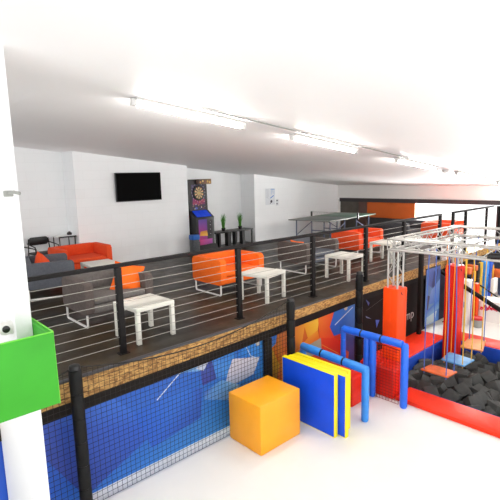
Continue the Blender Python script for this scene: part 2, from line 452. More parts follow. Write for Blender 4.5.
def sofa_at(fab, label, x0, y0, **k):
    W = k.get('W', 1.05); return sofa(fab, label, (x0+W/2, y0+.4, 0), **k)
sofa_at('orange', 'bright orange loveseat in the middle, behind the second white table', 4.61, 5.78, W=.99)
sofa_at('grey', 'brownish grey loveseat at the left with an orange cushion, nearest the railing', 2.33, 5.8, arm_fab='brown', W=1.02)
sofa_at('bluegrey', 'brown grey loveseat between two orange ones, just left of a rail post', 6.87, 5.86, arm_fab='brown')
sofa_at('red_orange', 'orange loveseat right of centre, behind the third white table', 9.05, 6.12)
sofa_at('red_orange', 'red orange loveseat against the back wall below the television', 3.27, 9.1)
sofa('bluegrey', 'blue grey loveseat turned sideways at far left, orange cushion in its corner', (2.74, 8.42, 0), PI/2-math.radians(14))
sofa_at('darkgrey', 'dark charcoal loveseat at the far end before the bright opening', 11.45, 6.2)
sofa_at('red_orange', 'orange loveseat in front of the bright opening, left of the far rail posts', 12.0, 5.3)
def cushion(label, loc, rot, s=.42):
    bm = NB(); n = 10; top = []
    for i in range(n+1):
        for j in range(n+1):
            u, v = i/n*2-1, j/n*2-1
            pin = 1-.07*((1-abs(u))*abs(v)**3+(1-abs(v))*abs(u)**3)*1.6
            th = .075*max(0, (1-u**4))**.6*max(0, (1-v**4))**.6
            top.append((u*s/2*pin, v*s/2*pin, th))
    vt = [bm.verts.new(p) for p in top]; vb = [bm.verts.new((p[0], p[1], -p[2]-.002)) for p in top]
    for i in range(n):
        for j in range(n):
            a, b, c, d = i*(n+1)+j, (i+1)*(n+1)+j, (i+1)*(n+1)+j+1, i*(n+1)+j+1
            bm.faces.new((vt[a], vt[b], vt[c], vt[d])); bm.faces.new((vb[d], vb[c], vb[b], vb[a]))
    for k in range(n):
        for e in ((k, k+1), (n*(n+1)+k, n*(n+1)+k+1), (k*(n+1), (k+1)*(n+1)), (k*(n+1)+n, (k+1)*(n+1)+n)):
            bm.faces.new((vt[e[0]], vt[e[1]], vb[e[1]], vb[e[0]]))
    o = tag(obj('cushion', bm, 'orange' if 'railing' in label or 'blue' not in label else 'red_orange'), label, 'cushion', 'orange cushions')
    o.location = loc; o.rotation_euler = rot
    return o
cushion('orange square cushion leaning on the loveseat nearest the railing', (3.1, 6.08, .55), (math.radians(62), math.radians(16), math.radians(-24)), .44)
cushion('orange cushion standing cornerwise in the blue grey loveseat at far left', (2.74, 8.66, .49), (math.radians(72), math.radians(42), math.radians(30)), .36)
cushion('orange cushion just peeking over the brown grey loveseat arm', (7.12, 6.34, .48), (math.radians(66), math.radians(12), math.radians(-30)), .3)

# ------------------------------------------------------------------ white side tables
def side_table():
    t = thing('side_table', 'x', 'table', group='white side tables')
    bm = NB(); box(bm, -.275, .275, -.275, .275, .40, .45, .004); obj('table_top', bm, 'white', t)
    for sx in (-1, 1):
        for sy in (-1, 1):
            bm = NB(); cx, cy = sx*.248, sy*.248; box(bm, cx-.025, cx+.025, cy-.025, cy+.025, 0, .40, .003); obj('leg', bm, 'white', t)
    return t
T0 = side_table()
for i, (x, y, a, lab) in enumerate(((2.78, 5.07, 3, 'white square side table at left, nearest the camera behind the railing'), (5.05, 5.25, 12, 'white side table in front of the bright orange loveseat'),
                                    (7.2, 5.18, 2, 'white side table right of centre, third along the railing'), (9.2, 5.48, 2, 'farthest white side table, beside the truss corner'),
                                    (3.63, 8.2, -4, 'white side table in front of the red orange loveseat by the wall'))):
    o = T0 if i == 0 else copy_tree(T0)
    o.location = (x, y, 0); o.rotation_euler = (0, 0, math.radians(a)); o['label'] = lab

# ------------------------------------------------------------------ back wall items
def television():
    t = thing('television', 'black wall mounted television on the white block wall', 'television', (5.52, 10.0, 1.475))
    bm = NB(); box(bm, -.6, .6, -.085, -.035, 0, .67, .008); obj('casing', bm, 'black', t)
    bm = NB(); box(bm, -.588, .588, -.0875, -.0835, .02, .658); obj('screen', bm, 'screen', t)
    bm = NB(); box(bm, -.2, .2, -.04, 0, .2, .5, .004); obj('wall_bracket', bm, 'black', t)
television()

def dart_machine():
    t = thing('dart_machine', 'tall black electronic dart machine with round board and blue screens', 'dart machine', (7.3, 10.05, 0)); t.scale = (.88, 1, 1)
    bm = NB()
    prism(bm, [(-.3, 0), (.34, 0), (.34, 1.95), (-.02, 1.95), (-.02, 1.12), (-.3, .95)], 'x', -.33, .36, .012); obj('cabinet', bm, 'black', t)
    bm = NB(); box(bm, -.03, .44, -.14, -.02, 1.82, 1.955, .008); h = obj('header_sign', bm, 'browncol', t); h['label'] = 'gold and brown header sign'
    k = Ink(lambda u, v, d: (u, -.1405-d, v))
    k.poly([(-.03, 1.822), (.44, 1.822), (.44, 1.953), (-.03, 1.953)], [(70, 50, 44), (150, 110, 60), (120, 90, 50), (60, 44, 40)])
    for (u, v, r, c) in ((.03, 1.87, .03, (200, 140, 60)), (.12, 1.9, .028, (230, 190, 110)), (.2, 1.875, .032, (120, 60, 40)), (.3, 1.89, .03, (190, 150, 70)), (.38, 1.87, .03, (220, 180, 90))): k.disc((u, v), r, c)
    k.build('sign_graphic', h)
    # printed upper panel
    k = Ink(lambda u, v, d: (u, -.0205-d, v))
    k.poly([(-.22, 1.13), (.28, 1.13), (.28, 1.81), (-.22, 1.81)], [(44, 24, 44), (40, 30, 60), (44, 38, 70), (60, 48, 90)])
    k.poly([(-.2, 1.28), (.27, 1.28), (.27, 1.42), (-.18, 1.45)], [(150, 36, 84), (100, 30, 90), (160, 44, 80), (130, 36, 100)])
    random.seed(3)
    for i in range(26):
        u, v = random.uniform(-.19, .26), random.uniform(1.16, 1.36)
        k.disc((u, v), random.uniform(.008, .018), random.choice([(230, 180, 90), (220, 70, 70), (240, 240, 230), (90, 110, 220)]), 6)
    for a in range(18):
        k.disc((.03+.245*math.cos(a*PI/9), 1.60+.235*math.sin(a*PI/9)), .009, (240, 235, 240), 8)
    k.build('upper_graphic', t)
    # dartboard
    bm = NB(); lathe(bm, [(.205, 0), (.205, .03), (.19, .035)], n=40)
    bmesh.ops.rotate(bm, verts=bm.verts, matrix=Matrix.Rotation(PI/2, 3, 'X')); bmesh.ops.translate(bm, verts=bm.verts, vec=(.03, -.02, 1.59))
    d = obj('dartboard', bm, 'black', t)
    k = Ink(lambda u, v, dd: (.03+u, -.0562-dd, 1.59+v))
    for s in range(20):
        a0, a1 = (s-.5)*PI/10, (s+.5)*PI/10
        for r0, r1, c0, c1 in ((.03, .085, (226, 200, 140), (48, 40, 34)), (.085, .1, (190, 40, 40), (40, 120, 70)), (.1, .15, (226, 200, 140), (60, 50, 40)), (.15, .165, (190, 50, 40), (50, 120, 70))):
            k.poly([(r0*math.cos(a0), r0*math.sin(a0)), (r1*math.cos(a0), r1*math.sin(a0)), (r1*math.cos(a1), r1*math.sin(a1)), (r0*math.cos(a1), r0*math.sin(a1))], c0 if s % 2 else c1, 0)
    k.disc((0, 0), .03, (200, 170, 100), 12, 0)
    k.build('board_segments', d)
    # sloped control desk with three blue screens
    for i in range(3):
        u0 = -.25+i*.18; bm = NB()
        vs = [bm.verts.new(p) for p in ((u0, -.285, .985), (u0+.165, -.285, .985), (u0+.165, -.06, 1.125), (u0, -.06, 1.125))]
        vb = [bm.verts.new((v.co.x, v.co.y+.012, v.co.z-.02)) for v in vs]
        bm.faces.new(vs); bm.faces.new(vb[::-1])
        for q in range(4): bm.faces.new((vs[q], vb[q], vb[(q+1) % 4], vs[(q+1) % 4]))
        obj('control_screen', bm, mat('blue_screen', (20, 70, 220), .3, emit=(30, 90, 255), estr=.06), t, smooth=False)['label'] = 'glowing blue control screen'
    k = Ink(lambda u, v, d: (u, -.3005-d, v))
    k.poly([(-.24, .32), (.08, .32), (.08, .9), (-.24, .9)], [(190, 40, 120), (150, 40, 130), (70, 50, 150), (90, 60, 160)])
    k.poly([(-.2, .47), (.09, .45), (.07, .6), (-.18, .58)], [(230, 170, 50), (240, 190, 70), (200, 120, 60), (220, 140, 40)])
    k.poly([(-.22, .2), (.26, .24), (.26, .37), (-.2, .36)], [(170, 40, 110), (140, 60, 150), (190, 90, 180), (200, 60, 130)])
    k.poly([(.13, .42), (.27, .42), (.27, .88), (.13, .88)], (30, 28, 34))
    for v in (.5, .62, .74, .82): k.disc((.2, v), .012, (210, 205, 210), 8)
    k.build('lower_graphic', t)
    bm = NB(); prism(bm, [(-.42, 0), (-.28, 0), (-.28, .22), (-.32, .22)], 'x', -.3, .42, .008); obj('foot_plinth', bm, 'black', t)
dart_machine()
def bin_():
    t = thing('waste_bin', 'small smoked bin with bright blue lid left of the dart machine', 'bin', (6.83, 9.6, 0))
    bm = NB(); prism(bm, rrect(-.1, .1, -.1, .1, .03), 'z', 0, .42, .01); obj('bin_body', bm, 'binbody', t)
    bm = NB(); prism(bm, rrect(-.11, .11, -.11, .11, .035), 'z', .42, .54, .02); obj('lid', bm, 'binblue', t)['label'] = 'bright blue lid'
bin_()
def console():
    t = thing('console_shelf', 'long low black console shelf holding two grass plants', 'console', (8.3, 9.98, 0))
    bm = NB(); box(bm, -.61, .78, -.2, .22, .455, .49, .004); obj('shelf_top', bm, 'black', t)
    bm = NB(); box(bm, -.6, .76, -.18, .2, .05, .08); obj('lower_shelf', bm, 'black', t)
    for u, w in ((-.59, .03), (.74, .03), (-.47, .05), (-.13, .12), (.12, .06), (.4, .09)):
        bm = NB(); box(bm, u-w/2, u+w/2, -.19, -.05 if w > .04 else -.15, 0 if w < .04 else .06, .46); obj('upright', bm, 'black', t, smooth=False)
    for u in (-.59, .74):
        bm = NB(); box(bm, u-.015, u+.015, .17, .2, 0, .46); obj('upright', bm, 'black', t, smooth=False)
console()
def plant(label, loc, seed):
    t = thing('grass_plant', label, 'plant', loc, 0, 'grass plants on the console')
    bm = NB(); lathe(bm, [(.045, 0), (.06, .09), (.052, .09), (.05, .08)], n=16); obj('pot', bm, 'black', t)
    rr = random.Random(seed); bm = NB()
    for i in range(90):
        a, q = rr.uniform(0, 2*PI), rr.uniform(0, .04); l = rr.uniform(.22, .43); sp = rr.uniform(.01, .1)
        p0 = Vector((q*math.cos(a), q*math.sin(a), .08)); p1 = p0+Vector((sp*.3*math.cos(a), sp*.3*math.sin(a), l*.6)); p2 = p0+Vector((sp*math.cos(a), sp*math.sin(a), l))
        s = Vector((-math.sin(a), math.cos(a), 0))*.006
        v = [bm.verts.new(p) for p in (p0-s, p0+s, p1+s, p1-s, p2)]
        bm.faces.new((v[0], v[1], v[2], v[3])); bm.faces.new((v[3], v[2], v[4]))
    obj('foliage', bm, 'grass', t)
plant('green grass plant in a black pot, nearer the dart machine', (8.09, 9.95, .49), 1)
plant('green grass plant in a black pot at the right end of the console', (8.74, 9.98, .49), 2)

def notice():
    t = thing('notice', 'pale printed notice with blue and dark marks on the white wall', 'notice', (10.02, 10.0, 1.37))
    bm = NB(); box(bm, -.2, .2, -.006, 0, -.25, .25); obj('sheet', bm, 'paper', t, smooth=False)
    k = Ink(lambda u, v, d: (u, -.0065-d, v))
    for i in range(7): k.line([(-.17, .21-i*.035), (-.06, .205-i*.035)], .012, (196, 198, 206))
    k.line([(.02, .22), (.19, .215)], .02, (110, 160, 220)); k.line([(.05, .2), (.04, .06)], .016, (130, 170, 220)); k.line([(.11, .2), (.12, .08)], .014, (140, 170, 215))
    k.line([(.17, .19), (.17, .05)], .014, (150, 180, 220)); k.line([(0, -.05), (.15, .03)], .03, (90, 150, 215))
    k.line([(-.16, -.02), (-.08, -.05)], .012, (190, 192, 200)); k.disc((.04, -.15), .045, (50, 54, 70), 9); k.line([(-.02, -.22), (.08, -.13)], .022, (70, 70, 86))
    k.build('notice_print', t)
    t = thing('notice', 'tiny card with two dark marks right of the larger wall notice', 'notice', (10.32, 10.0, 1.18))
    bm = NB(); box(bm, -.05, .06, -.004, 0, -.1, .1); obj('sheet', bm, 'paper', t, smooth=False)
    k = Ink(lambda u, v, d: (u, -.0045-d, v)); k.line([(-.035, .05), (.04, .055)], .03, (70, 70, 84)); k.line([(-.035, -.05), (.03, -.045)], .03, (80, 80, 92)); k.build('notice_print', t)
notice()

def pingpong():
    L, W = 2.74, 1.36
    t = thing('table_tennis_table', 'folding table tennis table with net by the back wall', 'table tennis table', (11.0, 8.32, 0), math.radians(7))
    for s, m, lab in ((-1, 'pptop', 'grey near half of the table top'), (1, 'ppgreen', 'green far half of the table top')):
        bm = NB(); a, b = (-L/2, -.01) if s < 0 else (.01, L/2); box(bm, a, b, -W/2, W/2, .735, .76, .004); h = obj('table_top', bm, m, t); h['label'] = lab
        bm = NB()
        for (u0, u1, v0, v1) in ((a, b, -W/2, -W/2+.025), (a, b, W/2-.025, W/2), ((L/2-.025)*s if s > 0 else -L/2, L/2 if s > 0 else -L/2+.025, -W/2, W/2)): box(bm, min(u0, u1), max(u0, u1), v0, v1, .7602, .7615)
        obj('white_lines', bm, 'white', h, smooth=False)
        for u in (.35, 1.15):
            for v in (-.55, .55):
                bm = NB(); tube(bm, [(s*u, v, .735), (s*u, v, .05)], .018, 8); lathe(bm, [(.03, .0), (.04, .025), (.03, .05)], (s*u, v, 0), 12); obj('leg', bm, 'steelblue', t)
        bm = NB(); tube(bm, [(s*.35, -.55, .35), (s*.35, .55, .35)], .014); tube(bm, [(s*.35, -.55, .62), (s*1.15, -.55, .3)], .012); tube(bm, [(s*.35, .55, .62), (s*1.15, .55, .3)], .012); obj('brace', bm, 'steelblue', t)
    n = thing('net', 'x', 'x'); del n['label']; del n['category']; n.parent = t
    for v in (-1, 1):
        bm = NB(); box(bm, -.025, .025, v*(W/2+.1)-.02, v*(W/2+.1)+.02, .70, .89, .004); box(bm, -.03, .03, min(v*W/2, v*(W/2+.1)), max(v*W/2, v*(W/2+.1)), .70, .73); obj('net_post', bm, 'black', n)
    bm = NB()
    for i in range(60):
        y = -W/2-.08+(W+.16)*i/59; tube(bm, [(0, y, .765), (0, y, .875)], .0012, 3)
    for j in range(7): tube(bm, [(0, -W/2-.08,   .765+j*.018), (0, W/2+.08, .765+j*.018)], .0012, 3)
    box(bm, -.003, .003, -W/2-.08, W/2+.08, .873, .882); obj('mesh', bm, 'greyplas', n)
pingpong()

def stack_chair(label, loc, rz):
    t = thing('stacking_chair', label, 'chair', loc, rz, 'dark chairs by the left wall')
    bm = NB(); box(bm, -.23, .23, -.22, .22, .43, .47, .018); obj('seat', bm, 'black', t)
    bm = NB(); prism(bm, rrect(-.2, .2, .62, .79, .05), 'y', .2, .235, .01); obj('backrest', bm, 'browncol' if 0 else 'black', t)
    for s in (-1, 1):
        bm = NB(); tube(bm, [(s*.21, .22, .76), (s*.235, .22, .45), (s*.24, .27, 0)], .012, 8); obj('leg', bm, 'rail', t)
        bm = NB(); tube(bm, [(s*.235, .22, .66), (s*.25, .0, .64), (s*.25, -.2, .62), (s*.24, -.22, .45), (s*.24, -.25, 0)], .012, 8); obj('leg', bm, 'rail', t)
    return t
stack_chair('dark chair at far left, partly behind the white column', (2.69, 9.85, 0), math.radians(-160+180))
stack_chair('dark armchair with metal frame behind the blue grey loveseat', (3.31, 10.28, 0), math.radians(4))
bm = NB()
t = thing('wall_table', 'narrow high table with thin black frame left of the wall pillar', 'table', (3.76, 10.32, -.03))
bm = NB(); box(bm, -.16, .22, -.2, .2, .79, .81, .004); obj('table_top', bm, 'whitemetal', t)
bm = NB(); box(bm, -.165, .225, -.207, -.2, .785, .815); obj('edge_strip', bm, 'black', t)['label'] = 'thin black front edge'
for x in (-.14, .2):
    for y in (-.18, .18):
        bm = NB(); tube(bm, [(x, y, 0), (x, y, .79)], .012, 8); obj('leg', bm, 'black', t)
bm = NB(); lathe(bm, [(.05, 0), (.055, .04), (.03, .06), (.012, .075)], n=16)
o = tag(obj('desk_bell', bm, 'black'), 'small dark rounded object on the narrow wall table', 'ornament'); o.location = (3.85, 10.15, .81)

# ------------------------------------------------------------------ under the deck: mural, dark panel, banner
XM0, XM1 = .6, 6.4
def mural():
    t = thing('mural_panel', 'printed wall mural of blue, orange and red facets under the deck', 'mural', (0, 4.42, 0))
    bm = NB(); box(bm, XM0, XM1, -.018, .03, LOW, -.16); obj('backing', bm, 'darkwall', t, smooth=False)
    k = Ink(lambda u, v, d: (u, -.0205-d, v))
    B1, B2 = (24, 92, 196), (34, 120, 214)
    k.poly([(XM0, LOW), (4.22, LOW), (4.22, -.17), (XM0, -.17)], [(20, 80, 190), (60, 150, 220), (34, 110, 204), (30, 80, 190)])
    k.poly([(4.22, LOW), (XM1, LOW), (XM1, -.165), (4.22, -.17)], [(200, 80, 20), (210, 30, 20), (200, 40, 20), (214, 130, 20)])
    k.poly([(1.0, -.3), (1.9, -.25), (2.5, -.9), (1.6, LOW)], [(40, 70, 170), (50, 110, 210), (30, 90, 200), (40, 60, 150)])
    k.poly([(2.553, -.318), (2.872, -.285), (3.168, -.29), (3.163, -.402), (2.883, -.339)], [(60, 130, 210), (110, 170, 225), (150, 190, 230), (110, 165, 220), (80, 140, 215)])
    k.poly([(3.121, -.324), (3.307, -.29), (3.377, -.578), (3.153, -.597)], [(56, 84, 170), (40, 60, 140), (44, 66, 150), (60, 60, 150)])
    k.poly([(3.307, -.29), (3.709, -.26), (3.644, -.611), (3.377, -.578)], [(54, 130, 220), (34, 120, 214), (70, 150, 226), (60, 130, 215)])
    k.poly([(3.059, -.343), (3.168, -.29), (3.31, -.25), (3.178, -.407)], [(190, 200, 220), (220, 222, 230), (200, 205, 220), (180, 195, 222)])
    k.poly([(3.653, -.391), (4.141, -.507), (4.02, -.718), (3.762, -.748), (3.501, -.757), (3.56, -.57)], [(205, 205, 220), (214, 214, 224), (196, 200, 220), (180, 190, 215), (160, 180, 215), (200, 200, 220)])
    k.poly([(3.18, -.686), (3.457, -.618), (3.76, -.79), (3.682, -.977), (3.174, -.791)], [(60, 100, 190), (100, 160, 220), (160, 200, 230), (120, 170, 220), (90, 140, 210)])
    k.poly([(2.2, -.6), (2.9, -.55), (3.15, -.62), (3.1, -1.0), (2.4, -1.1)], [(20, 90, 200), (36, 110, 210), (40, 90, 190), (30, 80, 180), (30, 90, 200)])
    k.poly([(3.778, -.33), (4.21, -.18), (4.199, -.51), (3.74, -.403)], [(40, 130, 220), (70, 150, 220), (50, 130, 215), (30, 110, 205)])
    k.line([(2.871, -.297), (2.5, -.55)], .014, (214, 222, 236)); k.line([(3.887, -.27), (3.973, -.443), (4.084, -.505)], .012, (190, 214, 236)); k.disc((4.11, -.295), .04, (200, 196, 188))
    k.poly([(4.285, -.18), (4.507, -.18), (4.462, -.406), (4.279, -.488)], [(50, 90, 180), (40, 110, 206), (60, 120, 200), (100, 150, 190)])
    k.poly([(4.259, -.497), (4.399, -.478), (4.537, -.746), (4.448, -1.009), (4.245, -.97)], [(150, 150, 60), (200, 150, 40), (210, 160, 20), (180, 140, 30), (190, 160, 50)])
    k.poly([(4.462, -.406), (4.507, -.2), (4.915, -.2), (4.903, -1.067), (4.448, -1.009), (4.537, -.746)], [(190, 100, 20), (200, 110, 20), (214, 120, 24), (220, 80, 20), (200, 90, 20), (210, 130, 24)])
    k.poly([(4.848, -.2), (5.12, -.2), (5.024, -.575), (4.842, -.635)], [(206, 110, 20), (226, 150, 36), (220, 140, 40), (200, 110, 24)])
    k.poly([(5.05, -.2), (5.456, -.19), (5.406, -.434), (5.164, -.501)], [(226, 150, 30), (244, 200, 60), (236, 180, 50), (224, 150, 30)])
    k.poly([(5.164, -.501), (5.406, -.434), (5.455, -.6), (4.85, -.66), (5.024, -.575)], [(230, 140, 30), (236, 150, 40), (226, 100, 26), (214, 120, 30), (220, 130, 30)])
    k.poly([(5.407, -.2), (5.894, -.18), (5.817, -.707), (5.455, -.611)], [(230, 120, 36), (226, 60, 24), (222, 54, 24), (234, 90, 30)])
    k.poly([(5.455, -.578), (5.871, -.687), (6.325, -1.059), (6.339, LOW), (5.452, LOW)], [(226, 70, 26), (220, 40, 22), (214, 34, 22), (200, 30, 20), (216, 50, 20)])
    k.poly([(4.842, -.666), (5.48, -.584), (5.505, -.841), (5.162, -.807)], [(130, 140, 130), (170, 164, 140), (160, 156, 134), (140, 146, 136)])
    k.poly([(5.841, -.19), (XM1, -.17), (XM1, -.9), (6.323, -.932), (6.062, -.65), (5.817, -.639), (5.71, -.459)], [(40, 110, 196), (60, 130, 210), (34, 84, 170), (30, 80, 170), (36, 96, 190), (28, 80, 180), (24, 90, 190)])
    k.poly([(6.062, -.65), (6.319, -.662), (XM1, -.861), (XM1, LOW), (6.2, LOW)], [(52, 76, 150), (44, 74, 150), (40, 50, 100), (40, 44, 90), (60, 50, 110)])
    k.poly([(6.121, -.948), (6.237, -1.034), (6.21, -1.17), (6.123, -1.108)], (216, 80, 34))
    k.line([(5.842, -.458), (6.341, -.261)], .016, (214, 226, 238)); k.line([(5.5, -.7), (5.95, -.98)], .01, (236, 150, 60)); k.disc((6.141, -.225), .05, (206, 196, 180))
    k.build('mural_print', t)
mural()
def dark_panel():
    t = thing('wall_cladding', 'near black wall cladding with small blue triangles and grey lettering', 'wall cladding', (0, 4.42, 0))
    bm = NB(); box(bm, 6.42, 8.98, -.02, .03, LOW, -.18); obj('board', bm, 'darkwall', t, smooth=False)
    k = Ink(lambda u, v, d: (u, -.0205-d, v))
    k.poly([(6.729, -.2), (6.858, -.298), (6.827, -.346)], (52, 70, 140)); k.poly([(6.737, -.51), (6.93, -.609), (6.77, -.554)], (110, 120, 160)); k.poly([(7.062, -.659), (7.196, -.691), (7.1, -.82)], (60, 90, 180))
    k.line([(6.75, -.42), (7.3, -.3)], .006, (74, 66, 64)); k.line([(8.2, -.3), (8.02, -.62)], .01, (120, 50, 36))
    k.build('triangle_print', t)
    cu = bpy.data.curves.new('lettering', 'FONT'); cu.body = 'mp'; cu.size = .27; cu.extrude = .002; cu.materials.append(M['text'])
    o = bpy.data.objects.new('lettering', cu); COL.objects.link(o); o.parent = t
    me = bpy.data.meshes.new_from_object(o); bpy.data.objects.remove(o); o = bpy.data.objects.new('lettering', me); COL.objects.link(o); o.parent = t
    o.location = (8.13, -.0225, -.93); o.rotation_euler = (PI/2, 0, 0); o['label'] = 'grey lowercase lettering'
dark_panel()
def banner():
    t = thing('hanging_banner', 'blue faceted banner hanging under the deck between black posts', 'banner', (0, 4.36, 0))
    bm = NB(); box(bm, 8.86, 9.5, -.006, .006, -1.22, .0); obj('cloth', bm, 'navywall', t, smooth=False)
    bm = NB(); tube(bm, [(8.86, 0, .0), (9.5, 0, .0)], .014, 8); obj('top_bar', bm, 'black', t)
    k = Ink(lambda u, v, d: (u, -.0065-d, v))
    k.poly([(8.86, -1.22), (9.5, -1.22), (9.5, -.01), (8.86, -.01)], [(110, 150, 180), (70, 120, 190), (60, 80, 140), (72, 96, 160)])
    k.poly([(8.88, -.01), (9.47, -.01), (9.2, -.48), (8.9, -.3)], [(86, 106, 170), (70, 84, 150), (60, 70, 130), (90, 110, 170)])
    k.poly([(9.2, -.1), (9.4, -.05), (9.3, -.5), (9.12, -.4)], (58, 62, 110))
    k.poly([(9.11, -.48), (9.49, -.3), (9.49, -.8), (8.95, -.77)], [(110, 136, 190), (120, 150, 205), (60, 110, 190), (80, 110, 180)])
    k.poly([(8.9, -.55), (9.05, -.6), (8.98, -.9), (8.88, -.85)], (60, 56, 84))
    k.poly([(8.9, -.9), (9.49, -.75), (9.49, -.95), (8.9, -1.05)], [(50, 90, 170), (40, 100, 190), (130, 170, 200), (90, 140, 180)])
    k.poly([(8.87, -1.05), (9.4, -.98), (9.3, -1.2), (8.87, -1.2)], [(150, 180, 190), (190, 200, 200), (170, 180, 180), (140, 150, 150)])
    k.build('banner_print', t)
banner()
GP = 'black posts under the deck'
for x, y, w, zt, lab in ((4.245, 4.34, .055, -.25, 'black support post standing in front of the mural between blue and orange'),
                         (8.44, 4.26, .045, .44, 'tall black post left of the blue banner'), (9.75, 4.28, .07, .1, 'black post between the banner and the red padded column')):
    bm = NB(); box(bm, x-w, x+w, y-.035, y+.035, LOW, zt, .005); box(bm, x-w-.04, x+w+.04, y-.06, y+.06, LOW, LOW+.012)
    tag(obj('support_post', bm, 'beam'), lab, 'post', GP)

# net poles, net
for x, zt, lab in ((1.53, .24, 'padded black net pole at far left beside the green pad'), (4.57, .29, 'padded black net pole behind the blue and yellow mats'), (6.24, .4, 'padded black net pole left of the orange column, before the dark wall')):
    t = thing('net_pole', lab, 'pole', (x, 4.2, LOW), 0, 'padded net poles')
    H = zt-LOW
    prof = [(.055, 0)]; nseg = 6
    for i in range(nseg):
        a, b = i/nseg*(H-.05), (i+1)/nseg*(H-.05); prof += [(.06, a+.01), (.062, (a+b)/2), (.06, b-.012), (.05, b)]
    bm = NB(); lathe(bm, prof, n=18); obj('padding', bm, 'blackpad', t)
    bm = NB(); lathe(bm, [(.05, H-.052), (.055, H-.045), (.05, H-.01), (.03, H)], n=18); obj('cap', bm, 'black', t)
def net(name, label, x0, x1, zt0, zt1, zb, y, step, sag, r, m, cord=.007, axis='x'):
    bm = NB(); P = (lambda u, z: (u, y, z)) if axis == 'x' else (lambda u, z: (y, u, z))
    top = lambda u: (zt0+(zt1-zt0)*(u-x0)/(x1-x0))-sag*4*((u-x0)/(x1-x0))*(1-(u-x0)/(x1-x0))
    n = int((x1-x0)/step)
    for i in range(n+1):
        u = x0+(x1-x0)*i/n; tube(bm, [P(u, zb), P(u, top(u))], r, 3)
    nz = int((min(zt0, zt1)-sag-zb)/step)+6
    for j in range(nz):
        z = zb+j*step; seg = [x0+(x1-x0)*i/24 for i in range(25)]
        run = [u for u in seg if top(u) > z]
        if not run: break
        if len(run) == 25: tube(bm, [P(x0, z), P(x1, z)], r, 3)
        else:
            lo = [u for u in run if u <= (x0+x1)/2]; hi = [u for u in run if u > (x0+x1)/2]
            for q in (lo, hi):
                if len(q) > 1: tube(bm, [P(q[0], z), P(q[-1], z)], r, 3)
    o = tag(thing(name, label, 'net'), label, 'net')
    obj('mesh', bm, m, o, smooth=False)
    bm = NB(); tube(bm, [P(x0+(x1-x0)*i/24, top(x0+(x1-x0)*i/24)) for i in range(25)], cord, 6); obj('top_cord', bm, m, o)
net('safety_net', 'dark square mesh safety net hung before the mural between the two left poles', 1.59, 4.51, .2, .25, LOW+.02, 4.2, .055, .2, .0028, 'net')
net('safety_net', 'short dark safety net left of the far left pole, behind the green pad', .9, 1.47, .2, .2, LOW+.02, 4.2, .055, .05, .0028, 'net')

# amber block
t = thing('soft_block', 'amber orange soft block in front of the mural at bottom centre', 'soft block', (3.5, 3.6, LOW))
bm = NB(); box(bm, -.12, .58, .0, .58, 0, .62, .02); obj('vinyl_cover', bm, 'amber', t)
bm = NB(); tube(bm, [(-.11, .01, .612), (.57, .01, .612), (.57, .57, .612), (-.11, .57, .612)], .006, 6, True); obj('seam', bm, 'amber', t)

# blue mats with yellow edges
GM = 'blue and yellow folding mats'
for i, (x, y0, y1, zt, lab) in enumerate(((4.3, 3.23, 4.12, -.46, 'front blue gym mat with yellow edges, facing the camera'), (4.39, 3.13, 4.1, -.475, 'second blue gym mat with yellow edges, sticking out to the right'),
                                    (4.48, 3.22, 4.12, -.495, 'third blue gym mat with yellow edges in the leaning row'), (4.57, 3.23, 4.13, -.5, 'rearmost gym mat with yellow edges next to the blue rail'))):
    t = thing('gym_mat', lab, 'mat', (x, (y0+y1)/2, LOW), 0, GM); h = zt-LOW; w = (y1-y0)/2
    bm = NB(); box(bm, .0, .066, -w, w, 0, h, .008); obj('core', bm, 'yellow', t)['label'] = 'yellow edge band'
    for s, q in (('front', (-.004, .004)), ('rear', (.062, .069))):
        bm = NB(); box(bm, q[0], q[1], -w+.012, w-.012, .012, h-.012, .003); obj('cover', bm, 'deepblue', t)['label'] = 'deep blue %s face' % s

# blue padded frames
def pad_tube(bm, a, b, r, seg=.3, n=14):
    a, b = Vector(a), Vector(b); L = (b-a).length; k = max(1, round(L/seg)); pts = []; rad = []
    for i in range(k):
        for t_, q in ((.0, .8), (.03, 1.), (.5, 1.05), (.97, 1.), (1., .8)):
            pts.append(a+(b-a)*((i+t_*.998+.001)/k)); rad.append(r*q)
    tube(bm, pts, r, n, radii=rad)
def frame():
    t = thing('climbing_gate', 'bright blue padded gate frame standing left of the orange column', 'frame', (5.6, 3.55, LOW))
    zt = .92
    bm = NB(); pad_tube(bm, (0, -.5, zt), (0, .5, zt), .055, .33); obj('top_rail', bm, 'blue', t)
    for k in (1, 2):
        y = -.5+k/3; bm = NB(); tube(bm, [(0, y-.012, zt), (0, y+.012, zt)], .057, 14); obj('strap', bm, 'black', t)
    for y, r in ((-.53, .052), (.075, .05), (-.025, .05), (.5, .042)):
        bm = NB(); pad_tube(bm, (0, y, 0), (0, y, zt-(.04 if abs(y) < .1 else -.02)), r, .18 if y > .4 else .95); obj('post', bm, 'blue', t)
frame()
def low_frame():
    t = thing('padded_rail', 'sky blue padded rail sloping behind the blue and yellow mats', 'rail', (4.92, 3.7, LOW))
    bm = NB(); pad_tube(bm, (0, .6, .765), (0, -.53, .72), .058, .36); obj('top_rail', bm, 'skyblue', t)
    for k in (1, 2):
        q = k/3; bm = NB(); tube(bm, [(0, .6-1.13*q-.012, .765-.045*q), (0, .6-1.13*q+.012, .765-.045*q)], .06, 14); obj('strap', bm, 'black', t)
    for y in (.58, -.5):
        bm = NB(); pad_tube(bm, (0, y, 0), (0, y, .735), .05, .8); obj('post', bm, 'skyblue', t)
low_frame()

